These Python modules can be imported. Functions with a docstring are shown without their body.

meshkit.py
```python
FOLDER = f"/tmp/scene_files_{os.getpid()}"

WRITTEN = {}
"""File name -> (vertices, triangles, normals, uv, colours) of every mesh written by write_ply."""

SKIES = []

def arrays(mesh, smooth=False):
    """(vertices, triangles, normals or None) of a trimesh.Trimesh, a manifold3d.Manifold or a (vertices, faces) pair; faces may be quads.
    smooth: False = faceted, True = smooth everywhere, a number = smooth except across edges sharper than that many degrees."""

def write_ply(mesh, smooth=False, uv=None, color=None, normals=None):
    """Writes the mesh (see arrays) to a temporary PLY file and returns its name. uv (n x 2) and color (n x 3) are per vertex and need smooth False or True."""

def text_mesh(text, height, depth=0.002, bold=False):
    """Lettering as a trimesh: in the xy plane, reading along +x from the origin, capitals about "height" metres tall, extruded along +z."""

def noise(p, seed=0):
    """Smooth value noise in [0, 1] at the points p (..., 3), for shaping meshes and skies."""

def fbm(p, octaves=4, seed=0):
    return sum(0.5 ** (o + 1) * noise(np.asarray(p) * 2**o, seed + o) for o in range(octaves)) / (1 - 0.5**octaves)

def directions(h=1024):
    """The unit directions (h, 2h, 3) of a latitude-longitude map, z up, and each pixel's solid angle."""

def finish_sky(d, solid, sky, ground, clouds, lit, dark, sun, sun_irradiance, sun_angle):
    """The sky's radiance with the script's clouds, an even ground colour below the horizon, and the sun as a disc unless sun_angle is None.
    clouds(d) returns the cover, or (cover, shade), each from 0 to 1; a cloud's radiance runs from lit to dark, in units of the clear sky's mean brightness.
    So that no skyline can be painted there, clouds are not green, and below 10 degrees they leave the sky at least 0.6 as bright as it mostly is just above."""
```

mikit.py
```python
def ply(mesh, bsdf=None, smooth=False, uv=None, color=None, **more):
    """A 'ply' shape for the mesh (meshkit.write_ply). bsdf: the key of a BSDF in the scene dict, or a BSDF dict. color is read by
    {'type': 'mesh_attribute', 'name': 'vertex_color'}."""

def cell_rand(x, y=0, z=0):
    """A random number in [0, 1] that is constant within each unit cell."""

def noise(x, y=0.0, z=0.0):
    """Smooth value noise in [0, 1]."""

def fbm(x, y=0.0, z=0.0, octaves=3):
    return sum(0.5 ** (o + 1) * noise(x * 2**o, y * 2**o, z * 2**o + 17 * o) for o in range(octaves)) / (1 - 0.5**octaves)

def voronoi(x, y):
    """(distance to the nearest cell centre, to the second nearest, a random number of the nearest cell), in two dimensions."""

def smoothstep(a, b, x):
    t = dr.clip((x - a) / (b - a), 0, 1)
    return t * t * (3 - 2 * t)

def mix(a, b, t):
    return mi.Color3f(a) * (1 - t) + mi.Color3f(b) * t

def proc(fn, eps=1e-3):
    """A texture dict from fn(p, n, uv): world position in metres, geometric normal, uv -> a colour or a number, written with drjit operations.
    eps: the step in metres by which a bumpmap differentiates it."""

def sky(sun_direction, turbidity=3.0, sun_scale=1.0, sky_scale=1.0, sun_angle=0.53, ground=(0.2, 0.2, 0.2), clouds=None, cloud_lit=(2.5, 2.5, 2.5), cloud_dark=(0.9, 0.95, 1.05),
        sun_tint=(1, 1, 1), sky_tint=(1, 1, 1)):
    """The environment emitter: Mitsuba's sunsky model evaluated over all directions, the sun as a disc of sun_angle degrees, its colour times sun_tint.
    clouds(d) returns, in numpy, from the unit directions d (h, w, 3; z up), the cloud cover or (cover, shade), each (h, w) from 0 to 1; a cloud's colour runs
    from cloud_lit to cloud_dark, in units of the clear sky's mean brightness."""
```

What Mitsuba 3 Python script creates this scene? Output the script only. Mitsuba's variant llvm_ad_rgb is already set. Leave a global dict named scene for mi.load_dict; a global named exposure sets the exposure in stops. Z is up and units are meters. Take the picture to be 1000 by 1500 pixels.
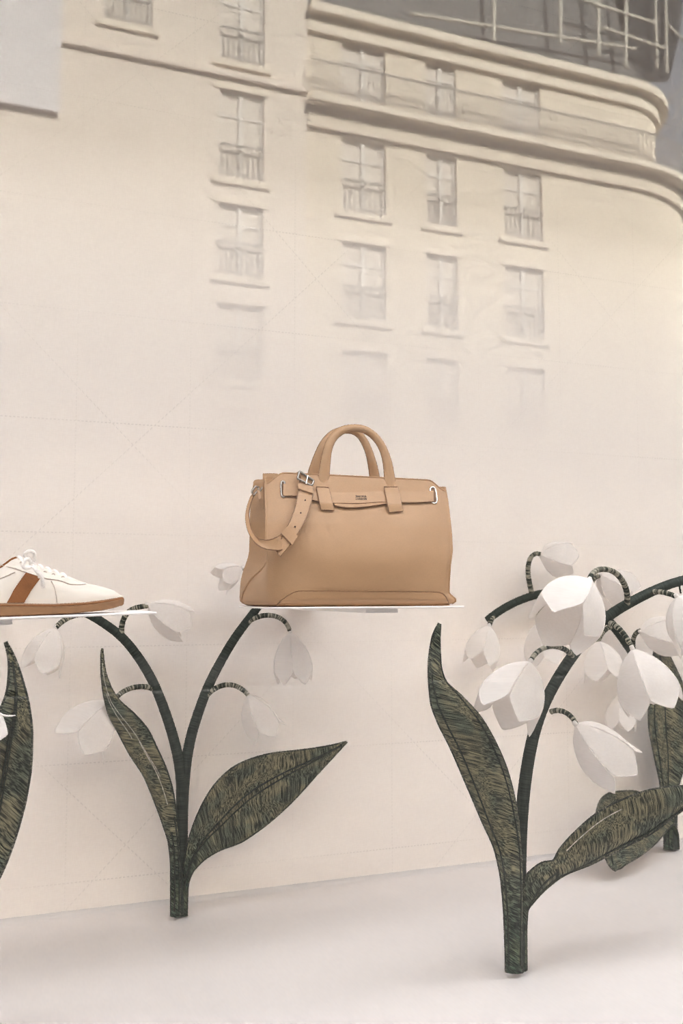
import math, random
import numpy as np, trimesh, shapely.geometry as sg, shapely.ops as so
from scipy.interpolate import PchipInterpolator, CubicSpline, LinearNDInterpolator, NearestNDInterpolator
from scipy.ndimage import gaussian_filter1d
import drjit as dr, mitsuba as mi, mikit, meshkit
from mikit import noise, fbm, smoothstep, mix, cell_rand

random.seed(7); RNG = np.random.default_rng(7)
T = mi.ScalarTransform4f
scene, labels = {}, {}

# ------------------------------------------------------------------ camera, sky, exposure
exposure = 3.16
YAW, PITCH, F, EYE = math.radians(21.8), math.radians(4.9), 1400.0, 0.62
CAM = np.array([0.0, 0.0, EYE])
FWD = np.array([math.sin(YAW) * math.cos(PITCH), math.cos(YAW) * math.cos(PITCH), math.sin(PITCH)])
RIGHT = np.array([math.cos(YAW), -math.sin(YAW), 0.0])
UP = np.cross(RIGHT, FWD)
scene['camera'] = {'type': 'thinlens', 'fov': math.degrees(2 * math.atan(500 / F)), 'fov_axis': 'x', 'aperture_radius': 0.0026, 'focus_distance': 1.60,
                   'near_clip': 0.02, 'far_clip': 500.0,
                   'to_world': T().look_at(origin=CAM.tolist(), target=(CAM + FWD).tolist(), up=[0, 0, 1])}


def overcast(d):
    n = meshkit.fbm(d * 2.3, 4, 3)
    return np.clip(0.72 + 0.5 * (n - 0.5), 0, 1), np.clip(0.3 + 0.9 * (n - 0.5), 0, 1)


SUN_SCALE, SKY_SCALE = 1.6, 1.0
scene['sky'] = mikit.sky((0.22, 0.82, 0.50), turbidity=4.0, sun_scale=SUN_SCALE, sky_scale=SKY_SCALE, sun_angle=13.0, ground=(0.3, 0.29, 0.28), clouds=overcast,
                         cloud_lit=(1.55, 1.5, 1.45), cloud_dark=(1.05, 1.05, 1.08), sky_tint=(1.0, 0.97, 0.95), sun_tint=(0.80, 1.0, 1.35))

# ------------------------------------------------------------------ helpers
def ray(px, py):
    return FWD * F + RIGHT * (px - 500.0) + UP * (750.0 - py)


def at(px, py, Y):
    """The point at the distance y = Y from the street that stands behind this place of the photograph."""
    r = ray(px, py)
    return CAM + r * (Y / r[1])


def ats(pts, Y):
    Y = np.broadcast_to(np.asarray(Y, float), (len(pts),))
    return np.array([at(p[0], p[1], y) for p, y in zip(pts, Y)])


def numbered(key):
    taken = lambda k: k in scene or k in labels or any(x.startswith(k + '__') for x in scene)
    if not taken(key):
        return key
    n = 1
    while taken(f'{key}_{n:03d}'):
        n += 1
    return f'{key}_{n:03d}'


def thing(name, label, cat, group=None):
    key = numbered(name)
    labels[key] = {'label': label, 'category': cat}
    if group:
        labels[key]['group'] = group
    return key


def part(name, mesh, bsdf, parent=None, label=None, smooth=40, uv=None):
    key = numbered(f'{parent}__{name}' if parent else name)
    scene[key] = mikit.ply(mesh, bsdf, smooth=(True if uv is not None else smooth), uv=uv)
    if label:
        labels[key] = {'label': label}
    return key


def structure(name, mesh, bsdf, label, smooth=False):
    scene[name] = mikit.ply(mesh, bsdf, smooth=smooth)
    labels[name] = {'kind': 'structure', 'label': label}


def box(x0, x1, y0, y1, z0, z1, bevel=0.0):
    if bevel:
        import manifold3d as m3
        pts = np.array([[x, y, z] for x in (x0 + bevel, x1 - bevel) for y in (y0 + bevel, y1 - bevel) for z in (z0 + bevel, z1 - bevel)])
        o = trimesh.creation.icosphere(1, bevel).vertices
        return trimesh.convex.convex_hull((pts[:, None] + o[None]).reshape(-1, 3))
    return trimesh.creation.box(bounds=[[x0, y0, z0], [x1, y1, z1]])


cat = trimesh.util.concatenate


def resample(pts, n, power=1.0):
    """n points along a smooth curve through pts, even in length."""
    pts = np.asarray(pts, float)
    s = np.concatenate([[0], np.cumsum(np.linalg.norm(np.diff(pts[:, :2] if pts.shape[1] == 2 else pts, axis=0), axis=1))])
    t = np.linspace(0, 1, n) ** power * s[-1]
    return np.stack([PchipInterpolator(s, pts[:, k])(t) for k in range(pts.shape[1])], 1)


def spline(pts, n):
    pts = np.asarray(pts, float)
    s = np.concatenate([[0], np.cumsum(np.linalg.norm(np.diff(pts, axis=0), axis=1) ** 0.7)])
    c = CubicSpline(s, pts)(np.linspace(0, s[-1], n * 4))
    return resample(c, n)


def tube(pts, r, sides=12, flat=1.0, ref=None, cap=True, closed=False):
    """A tube (elliptic if flat != 1: r across the path in the plane that ref is normal to, r * flat along ref). Returns mesh, uv in metres."""
    pts = np.asarray(pts, float)
    n = len(pts)
    r = np.broadcast_to(np.asarray(r, float), (n,))
    flat = np.broadcast_to(np.asarray(flat, float), (n,))
    tan = np.gradient(pts, axis=0) if not closed else np.roll(pts, -1, 0) - np.roll(pts, 1, 0)
    tan /= np.linalg.norm(tan, axis=1, keepdims=True) + 1e-12
    ref = np.array([0.0, -1.0, 0.05]) if ref is None else np.asarray(ref, float)
    a = np.cross(tan, ref)
    bad = np.linalg.norm(a, axis=1) < 0.15
    a[bad] = np.cross(tan[bad], [0.3, 0.1, 1.0])
    a /= np.linalg.norm(a, axis=1, keepdims=True) + 1e-12
    b = np.cross(a, tan)
    ang = np.linspace(0, 2 * np.pi, sides + 1)
    ring = a[:, None] * np.cos(ang)[None, :, None] * r[:, None, None] + b[:, None] * np.sin(ang)[None, :, None] * (r * flat)[:, None, None]
    v = pts[:, None] + ring
    s = np.concatenate([[0], np.cumsum(np.linalg.norm(np.diff(pts, axis=0), axis=1))])
    uv = np.stack(np.broadcast_arrays(s[:, None], ang[None] * r.mean()), -1)
    m = sides + 1
    rows = n if closed else n - 1
    f = []
    i, j = np.meshgrid(np.arange(rows), np.arange(sides), indexing='ij')
    i2 = (i + 1) % n
    f = np.stack([i * m + j, i2 * m + j, i2 * m + j + 1, i * m + j + 1], -1).reshape(-1, 4)
    f = np.vstack([f[:, [0, 1, 2]], f[:, [0, 2, 3]]])
    v, uv = v.reshape(-1, 3), uv.reshape(-1, 2)
    if cap and not closed:
        extra, eu, ef = [], [], []
        for row, sgn in ((0, -1), (n - 1, 1)):
            c = len(v) + len(extra)
            extra.append(pts[row] + tan[row] * r[row] * 0.35 * sgn); eu.append([s[row], 0])
            k = np.arange(sides)
            tri = np.stack([row * m + k, row * m + k + 1, np.full(sides, c)], 1)
            ef.append(tri[:, ::-1] if sgn < 0 else tri)
        v, uv, f = np.vstack([v, extra]), np.vstack([uv, eu]), np.vstack([f] + [e[:, ::-1] for e in ef])
    f = f[:, ::-1]
    return trimesh.Trimesh(v, f, process=False), uv


def sheet(front, back):
    """A closed solid between two grids (n, m, 3) of the same size; also uv in metres (along, across)."""
    n, m = front.shape[:2]
    mid = (front + back) / 2
    s = np.concatenate([[0], np.cumsum(np.linalg.norm(np.diff(mid[:, m // 2], axis=0), axis=1))])
    w = np.concatenate([np.zeros((n, 1)), np.cumsum(np.linalg.norm(np.diff(mid, axis=1), axis=2), axis=1)], 1)
    w = w - w[:, -1:] / 2
    uv = np.stack([np.broadcast_to(s[:, None], w.shape), w], -1).reshape(-1, 2)
    i, j = np.meshgrid(np.arange(n - 1), np.arange(m - 1), indexing='ij')
    q = np.stack([i * m + j, i * m + j + 1, (i + 1) * m + j + 1, (i + 1) * m + j], -1).reshape(-1, 4)
    N = n * m
    ring = np.concatenate([np.arange(m), np.arange(2 * m - 1, N, m), np.arange(N - 2, N - m - 1, -1), np.arange(N - 2 * m, 0, -m)])
    nx = np.roll(ring, -1)
    side = np.stack([ring, ring + N, nx + N, nx], 1)
    q = np.vstack([q, q[:, ::-1] + N, side])
    f = np.vstack([q[:, [0, 1, 2]], q[:, [0, 2, 3]]])
    mesh = trimesh.Trimesh(np.vstack([front.reshape(-1, 3), back.reshape(-1, 3)]), f, process=False)
    if mesh.volume < 0:
        mesh.invert()
    return mesh, np.vstack([uv, uv])


# ------------------------------------------------------------------ materials
def principled(name, color, rough=0.6, two=True, bump=None, bump_scale=1.0, **more):
    b = {'type': 'principled', 'base_color': color if isinstance(color, dict) else {'type': 'rgb', 'value': list(color)}, 'roughness': rough, **more}
    if bump:
        b = {'type': 'bumpmap', 'arbitrary': bump, 'scale': bump_scale, 'bsdf': b}
    scene[name] = {'type': 'twosided', 'bsdf': b} if two else b
    return name


def wall_color(p, n, uv):
    weave = noise(p.x * 900, p.z * 160) * 0.5 + noise(p.x * 160, p.z * 900) * 0.5
    c = mix((0.865, 0.80, 0.745), (0.915, 0.855, 0.80), weave)
    dash_h = smoothstep(0.35, 0.5, dr.abs(p.x * 130 - dr.floor(p.x * 130) - 0.5) * 2)
    dash_v = smoothstep(0.35, 0.5, dr.abs(p.z * 130 - dr.floor(p.z * 130) - 0.5) * 2)

    def line(q, step):
        d = dr.abs(q / step - dr.floor(q / step) - 0.5) * step
        return 1 - smoothstep(0.0007, 0.0017, step / 2 - d)
    h = line(p.z - 0.968, 0.2265) * dash_h
    v = line(p.x - 0.21, 0.232) * dash_v * 0.55
    g = dr.maximum(line((p.x + p.z - 2.05) * 0.7071, 0.566), line((p.x - p.z + 0.60) * 0.7071, 0.566)) * dash_h
    keep = 0.25 + 0.75 * smoothstep(0.35, 0.75, fbm(p.x * 3, p.z * 3, 5.0))
    return c * (1 - 0.15 * keep * dr.maximum(dr.maximum(h, v), g * 0.8))


principled('mat_wall', mikit.proc(wall_color), 0.85, specular=0.2)
principled('mat_floor', mikit.proc(lambda p, n, uv: mix((0.625, 0.592, 0.58), (0.67, 0.637, 0.624), fbm(p.x * 9, p.y * 9, 0.0) * 0.6 + noise(p.x * 500, p.y * 90) * 0.4)), 0.6, specular=0.3)
principled('mat_niche', (0.16, 0.14, 0.125), 0.8)


def leaf_color(p, n, uv):
    s, w = uv.x, uv.y
    ca = 0.52 + 0.42 * (noise(s * 24, w * 34, 9.0) - 0.5)
    q = s * 0.85 + w * ca
    r = w * 0.85 - s * ca
    wob = noise(s * 60, w * 60) * 0.006
    strand = noise((q + wob * 0.5) * 820, r * 115) * 0.6 + noise((q - wob * 0.4) * 1350, r * 150 + 7) * 0.4
    patch = fbm(s * 28, w * 45, 3.0)
    c = mix((0.008, 0.011, 0.007), (0.215, 0.210, 0.163), smoothstep(0.34, 0.92, strand * 0.85 + patch * 0.25))
    tone = mix((0.72, 0.86, 0.78), (1.12, 1.04, 0.82), smoothstep(0.35, 0.65, patch))
    c = c * tone
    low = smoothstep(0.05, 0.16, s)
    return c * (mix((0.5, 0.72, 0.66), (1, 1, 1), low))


def leaf_bump(p, n, uv):
    s, w = uv.x, uv.y
    q, r = s * 0.85 + w * 0.52, w * 0.85 - s * 0.52
    return noise(q * 820, r * 115)


principled('mat_leaf', mikit.proc(leaf_color), 0.62, bump=mikit.proc(leaf_bump, 3e-4), bump_scale=0.0007, specular=0.35, sheen=0.4)


def cord_color(p, n, uv):
    k = noise(uv.x * 900, uv.y * 300)
    return mix((0.010, 0.013, 0.010), (0.030, 0.036, 0.026), k)


principled('mat_cord', mikit.proc(cord_color), 0.7, specular=0.25)
principled('mat_edge', mikit.proc(lambda p, n, uv: mix((0.018, 0.022, 0.016), (0.20, 0.19, 0.15), smoothstep(0.52, 0.85, noise(uv.x * 800, uv.y * 160) * 0.75 + noise(uv.x * 35, 3.0) * 0.3))), 0.65, specular=0.3)
principled('mat_pale_thread', mikit.proc(lambda p, n, uv: mix((0.25, 0.24, 0.20), (0.62, 0.58, 0.53), noise(uv.x * 500, 1.0))), 0.6)
principled('mat_stem', mikit.proc(lambda p, n, uv: mix((0.009, 0.014, 0.011), (0.032, 0.045, 0.034), noise(uv.x * 620, uv.y * 45) * 0.7 + noise(uv.x * 90, uv.y * 90) * 0.3)), 0.6,
           bump=mikit.proc(lambda p, n, uv: 0.5 + 0.5 * dr.sin(uv.x * 3900 + noise(uv.x * 60, uv.y * 60) * 4), 2e-4), bump_scale=0.00035, specular=0.35)
principled('mat_pedicel', mikit.proc(lambda p, n, uv: mix((0.022, 0.028, 0.020), (0.33, 0.31, 0.245), smoothstep(0.26, 0.66, noise(uv.x * 560 + noise(uv.y * 120, 2.0) * 0.8, uv.y * 40)))), 0.65,
           bump=mikit.proc(lambda p, n, uv: 0.5 + 0.5 * dr.sin(uv.x * 2100), 2e-4), bump_scale=0.0005, specular=0.3)
scene['mat_petal'] = {'type': 'principledthin', 'base_color': mikit.proc(lambda p, n, uv: mix((0.81, 0.765, 0.73), (0.88, 0.845, 0.815), noise(p.x * 500 + p.y * 300, p.z * 500) * 0.5 + fbm(p.x * 40, p.y * 40, p.z * 40) * 0.5)),
                      'roughness': 0.75, 'diff_trans': 0.55, 'spec_trans': 0.0, 'eta': 1.3}
principled('mat_hem', (0.93, 0.90, 0.875), 0.7)


def leather(base, dark):
    def fn(p, n, uv):
        return mix(dark, base, fbm(p.x * 30, p.y * 30, p.z * 30) * 0.55 + noise(p.x * 700, p.y * 700, p.z * 700) * 0.45)
    return mikit.proc(fn)


principled('mat_bag', leather((0.445, 0.272, 0.153), (0.37, 0.220, 0.120)), 0.5, specular=0.4)
principled('mat_bag_strap', leather((0.45, 0.273, 0.153), (0.375, 0.222, 0.120)), 0.45, specular=0.4)
principled('mat_bag_edge', (0.20, 0.105, 0.052), 0.5)
principled('mat_bag_lining', (0.16, 0.085, 0.045), 0.7)
principled('mat_ink', (0.045, 0.025, 0.015), 0.6)
scene['mat_steel'] = {'type': 'twosided', 'bsdf': {'type': 'roughconductor', 'material': 'none', 'specular_reflectance': {'type': 'rgb', 'value': [0.86, 0.84, 0.81]}, 'alpha': 0.22}}
scene['mat_gunmetal'] = {'type': 'twosided', 'bsdf': {'type': 'roughconductor', 'material': 'none', 'specular_reflectance': {'type': 'rgb', 'value': [0.32, 0.30, 0.28]}, 'alpha': 0.25}}
principled('mat_shoe', leather((0.77, 0.71, 0.64), (0.73, 0.67, 0.60)), 0.5, specular=0.4)
principled('mat_shoe_brown', leather((0.26, 0.098, 0.028), (0.19, 0.066, 0.018)), 0.75)
principled('mat_gum', leather((0.27, 0.142, 0.066), (0.22, 0.112, 0.050)), 0.6)
principled('mat_lace', mikit.proc(lambda p, n, uv: mix((0.80, 0.75, 0.71), (0.90, 0.87, 0.84), noise(uv.x * 900, uv.y * 500))), 0.8)
principled('mat_stitch', (0.45, 0.38, 0.33), 0.8)
principled('mat_shelf', (0.86, 0.835, 0.82), 0.3, specular=0.5)
# street
principled('mat_stone', mikit.proc(lambda p, n, uv: mix((0.57, 0.50, 0.41), (0.67, 0.595, 0.49), fbm(p.x * 0.7, p.y * 0.7, p.z * 1.1) * 0.7 + noise(p.x * 9, p.z * 9) * 0.3)), 0.85)
principled('mat_stone_pale', mikit.proc(lambda p, n, uv: mix((0.60, 0.53, 0.46), (0.69, 0.615, 0.54), fbm(p.x * 0.6, p.y * 0.6, p.z * 0.9))), 0.85)
principled('mat_trim_stone', (0.68, 0.61, 0.51), 0.85)
principled('mat_zinc', (0.085, 0.082, 0.078), 0.6)
principled('mat_net', (0.035, 0.036, 0.038), 0.9)
principled('mat_pole', (0.50, 0.47, 0.40), 0.5)
principled('mat_iron', (0.27, 0.25, 0.23), 0.6)
principled('mat_frame', (0.60, 0.57, 0.53), 0.6)
principled('mat_pane', (0.535, 0.48, 0.42), 0.5, specular=0.25)
principled('mat_banner', (0.62, 0.60, 0.61), 0.9)
principled('mat_paving', mikit.proc(lambda p, n, uv: mix((0.14, 0.135, 0.13), (0.20, 0.19, 0.185), fbm(p.x * 1.3, p.y * 1.3))), 0.85)
principled('mat_road', (0.10, 0.10, 0.10), 0.85)
principled('mat_shopfront', (0.30, 0.27, 0.24), 0.6)
principled('mat_shop_dark', (0.06, 0.058, 0.055), 0.4)
scene['mat_glass'] = {'type': 'thindielectric', 'int_ior': 1.8}

# ------------------------------------------------------------------ the setting: window niche, glass, street
W, G, GLASS_TOP = 1.965, 0.90, 1.47
NX0, NX1, CEIL = -1.5, 3.4, 2.35
structure('wall_back', box(NX0, NX1, W, W + 0.05, -0.05, CEIL), 'mat_wall', 'cream upholstered back wall of the window with stitched grid lines')
# floor: a thin cloth-covered deck with a rounded rear lip that meets the wall
fl = box(NX0, NX1, G + 0.012, W, -0.05, 0.0)
lip_y = np.array([[W - 0.012, 0.0], [W - 0.007, 0.0008], [W - 0.003, 0.003], [W - 0.0008, 0.007], [W - 0.0003, 0.010], [W + 0.01, 0.010], [W + 0.01, -0.01], [W - 0.012, -0.01]])
lip = trimesh.creation.extrude_polygon(sg.Polygon(lip_y), NX1 - NX0, engine='earcut')
lip.apply_transform(np.array([[0, 0, 1, NX0], [1, 0, 0, 0], [0, 1, 0, 0], [0, 0, 0, 1.0]]))
structure('floor', cat([fl, lip]), 'mat_floor', 'white cloth-covered display floor of the shop window', smooth=35)
structure('ceiling', box(NX0, NX1, G - 0.05, W + 0.05, CEIL, CEIL + 0.06), 'mat_niche', 'ceiling of the shop window niche')
structure('wall_left', box(NX0 - 0.05, NX0, G + 0.012, W, -0.05, CEIL), 'mat_niche', 'left side wall of the shop window niche')
structure('wall_right', box(NX1, NX1 + 0.05, G + 0.012, W, -0.05, CEIL), 'mat_niche', 'right side wall of the shop window niche')
pane = trimesh.Trimesh([[NX0, G, -0.05], [NX1, G, -0.05], [NX1, G, GLASS_TOP], [NX0, G, GLASS_TOP]], [[0, 1, 2], [0, 2, 3]], process=False)
structure('window_1', pane, 'mat_glass', 'large clear shop window pane with faint reflections of the street')
sf = [box(NX0 - 26, NX1 + 30, G - 0.06, G + 0.012, GLASS_TOP, CEIL + 0.1), box(NX0 - 26, NX1 + 30, G - 0.06, G + 0.012, -0.95, -0.05),
      box(NX0 - 26, NX0, G - 0.06, G + 0.012, -0.05, GLASS_TOP), box(NX1, NX1 + 30, G - 0.06, G + 0.012, -0.05, GLASS_TOP), box(NX0 - 26, NX1 + 30, G - 0.3, G + 0.012, CEIL + 0.1, 22.0)]
structure('trim_1', cat(sf), 'mat_shopfront', 'stone shop front around the display window')
# the strip lamp of the window: a frosted tube tray behind the fascia, shining down
lamp = thing('strip_lamp', 'long frosted strip lamp behind the fascia above the glass, shining down into the window', 'lamp')
LAMP_Z, LAMP = 1.68, (1.03, 1.035, 1.06)
tray = cat([box(NX0 + 0.1, NX1 - 0.1, G + 0.02, G + 0.30, LAMP_Z + 0.03, LAMP_Z + 0.05), box(NX0 + 0.1, NX1 - 0.1, G + 0.30, G + 0.31, LAMP_Z - 0.03, LAMP_Z + 0.05)])
part('tray', tray, 'mat_niche', lamp)
dm = trimesh.Trimesh([[NX0 + 0.15, G + 0.03, LAMP_Z], [NX1 - 0.15, G + 0.03, LAMP_Z], [NX1 - 0.15, G + 0.29, LAMP_Z], [NX0 + 0.15, G + 0.29, LAMP_Z]], [[0, 2, 1], [0, 3, 2]], process=False)
dk = part('diffuser', dm, 'mat_shelf', lamp, smooth=False)
scene[dk]['emitter'] = {'type': 'area', 'radiance': {'type': 'rgb', 'value': list(LAMP)}}
STREET = -0.92


def mirror(m):
    """Street things are laid out at the distance at which they appear in the pane; this sets them where they stand, behind the camera."""
    m = m.copy()
    m.vertices[:, 1] = 2 * G - m.vertices[:, 1]
    m.invert()
    return m


structure('ground', cat([box(-60, 70, -3.2, G - 0.06, STREET - 0.1, STREET), box(-60, 70, -60, -14.5, STREET - 0.1, STREET)]), 'mat_paving', 'grey pavements of the street')
structure('road', box(-60, 70, -14.5, -3.2, STREET - 0.2, STREET - 0.12), 'mat_road', 'asphalt road of the street')

# ------------------------------------------------------------------ the buildings that the pane reflects
YV = 24.0
bx_ = lambda px, py: at(px, py, YV)[0]
bz_ = lambda px, py: at(px, py, YV)[2]
XC, R_UP, R_LOW = 19.5, 2.4, 4.8


def front_with_holes(poly, holes, y, depth):
    m = trimesh.creation.extrude_polygon(poly.difference(so.unary_union(holes)) if holes else poly, depth, engine='earcut')
    v = m.vertices.copy()
    m.vertices = np.stack([v[:, 0], y + v[:, 2], v[:, 1]], 1)
    if m.volume < 0:
        m.invert()
    return m


def corner_band(x_start, radius, y_front, z0, z1, out=0.0, seg=20, thick=0.5):
    """A quarter-round band at the building's corner, standing out by out."""
    a = np.linspace(0, np.pi / 2, seg)
    c = np.array([x_start, y_front + radius])
    o = np.stack([c[0] + (radius + out) * np.sin(a), c[1] - (radius + out) * np.cos(a)], 1)
    i = np.stack([c[0] + (radius - thick) * np.sin(a), c[1] - (radius - thick) * np.cos(a)], 1)
    m = trimesh.creation.extrude_polygon(sg.Polygon(np.vstack([o, i[::-1]])), z1 - z0, engine='earcut')
    m.apply_translation([0, 0, z0])
    return m


def window(parent, x0, x1, z0, z1, rail=True, y=YV):
    w = numbered(f'{parent}__window')
    t = 0.07
    fr = cat([box(x0, x0 + t, y + 0.10, y + 0.16, z0, z1), box(x1 - t, x1, y + 0.10, y + 0.16, z0, z1), box(x0, x1, y + 0.10, y + 0.16, z1 - t, z1), box(x0, x1, y + 0.10, y + 0.16, z0, z0 + t),
              box((x0 + x1) / 2 - 0.06, (x0 + x1) / 2 + 0.06, y + 0.08, y + 0.16, z0, z1), box(x0, x1, y + 0.11, y + 0.15, z0 + (z1 - z0) * 0.72, z0 + (z1 - z0) * 0.72 + 0.06)])
    scene[w] = mikit.ply(mirror(fr), 'mat_frame')
    part('pane', mirror(box(x0, x1, y + 0.15, y + 0.17, z0, z1)), 'mat_pane', w)
    part('sill', mirror(box(x0 - 0.18, x1 + 0.18, y - 0.10, y + 0.1, z0 - 0.16, z0)), 'mat_trim_stone', w)
    part('lintel', mirror(box(x0 - 0.16, x1 + 0.16, y - 0.04, y + 0.05, z1 + 0.02, z1 + 0.17)), 'mat_trim_stone', w)
    if rail:
        h = 0.95
        bars = [box(x0, x1, y - 0.08, y - 0.03, z0 + h - 0.05, z0 + h), box(x0, x1, y - 0.07, y - 0.04, z0 + 0.1, z0 + 0.14)]
        bars += [box(x - 0.012, x + 0.012, y - 0.07, y - 0.045, z0, z0 + h) for x in np.linspace(x0 + 0.05, x1 - 0.05, 9)]
        part('guard_rail', mirror(cat(bars)), 'mat_iron', w)


# right: corner building
z_corn = bz_(815, 100); z_slab = bz_(823, 224); z_street = STREET
xl = bx_(448, 240)
levels = [(bz_(768, 352), bz_(768, 252)), (bz_(770, 497), bz_(770, 393)), (bz_(772, 642), bz_(772, 540)), (bz_(774, 790), bz_(774, 692))]
top = (z_slab + 0.1, bz_(755, 118))
cols = [(bx_(533, 300), 1.35), (bx_(647, 300), 1.0), (bx_(766, 300), 1.35)]
b1 = thing('apartment_building', 'cream stone corner building with balconies, mirrored faintly in upper right of window pane', 'building')
holes, wins = [], []
for cx, wd in cols:
    for k, (z0, z1) in enumerate([top] + levels):
        holes.append(sg.box(cx - wd / 2, z0, cx + wd / 2, z1)); wins.append((cx - wd / 2, cx + wd / 2, z0, z1, k > 0))
part('facade', mirror(cat([front_with_holes(sg.box(xl, z_street, XC, z_corn), holes, YV, 0.45), corner_band(XC, R_UP, YV, z_slab, z_corn), corner_band(XC, R_LOW, YV, z_street, z_slab)])), 'mat_stone', b1, smooth=30)
for w_ in wins:
    window(b1, *w_[:4], rail=w_[4])
part('cornice', mirror(cat([box(xl, XC, YV - 0.42, YV + 0.4, z_corn - 0.25, z_corn), corner_band(XC, R_UP, YV, z_corn - 0.25, z_corn, 0.42),
                            box(xl, XC, YV - 0.15, YV + 0.4, z_corn - 0.7, z_corn - 0.25), corner_band(XC, R_UP, YV, z_corn - 0.7, z_corn - 0.25, 0.15)])), 'mat_trim_stone', b1, smooth=30)
part('balcony', mirror(cat([box(xl, XC, YV - 0.55, YV + 0.3, z_slab - 0.18, z_slab), corner_band(XC, R_LOW, YV, z_slab - 0.18, z_slab, 0.55, thick=2.0)])), 'mat_trim_stone', b1, smooth=30)
part('frieze', mirror(cat([box(xl, XC, YV - 0.15, YV + 0.3, z_slab - 0.75, z_slab - 0.2), corner_band(XC, R_LOW, YV, z_slab - 0.75, z_slab - 0.2, 0.15)])), 'mat_stone', b1, smooth=30)
rail_pts = [(x, YV - 0.5) for x in np.arange(xl, XC, 0.13)] + [(XC + (R_LOW + 0.5) * math.sin(a), YV + R_LOW - (R_LOW + 0.5) * math.cos(a)) for a in np.arange(0, 1.57, 0.032)]
bars = [box(x - 0.012, x + 0.012, y - 0.012, y + 0.012, z_slab, z_slab + 0.95) for x, y in rail_pts]
rp = np.array([(x, y, z_slab + 0.97) for x, y in rail_pts])
part('balcony_rail', mirror(cat(bars + [tube(rp, 0.03, 6)[0], tube(rp - [0, 0, 0.8], 0.02, 6)[0]])), 'mat_iron', b1)
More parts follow.
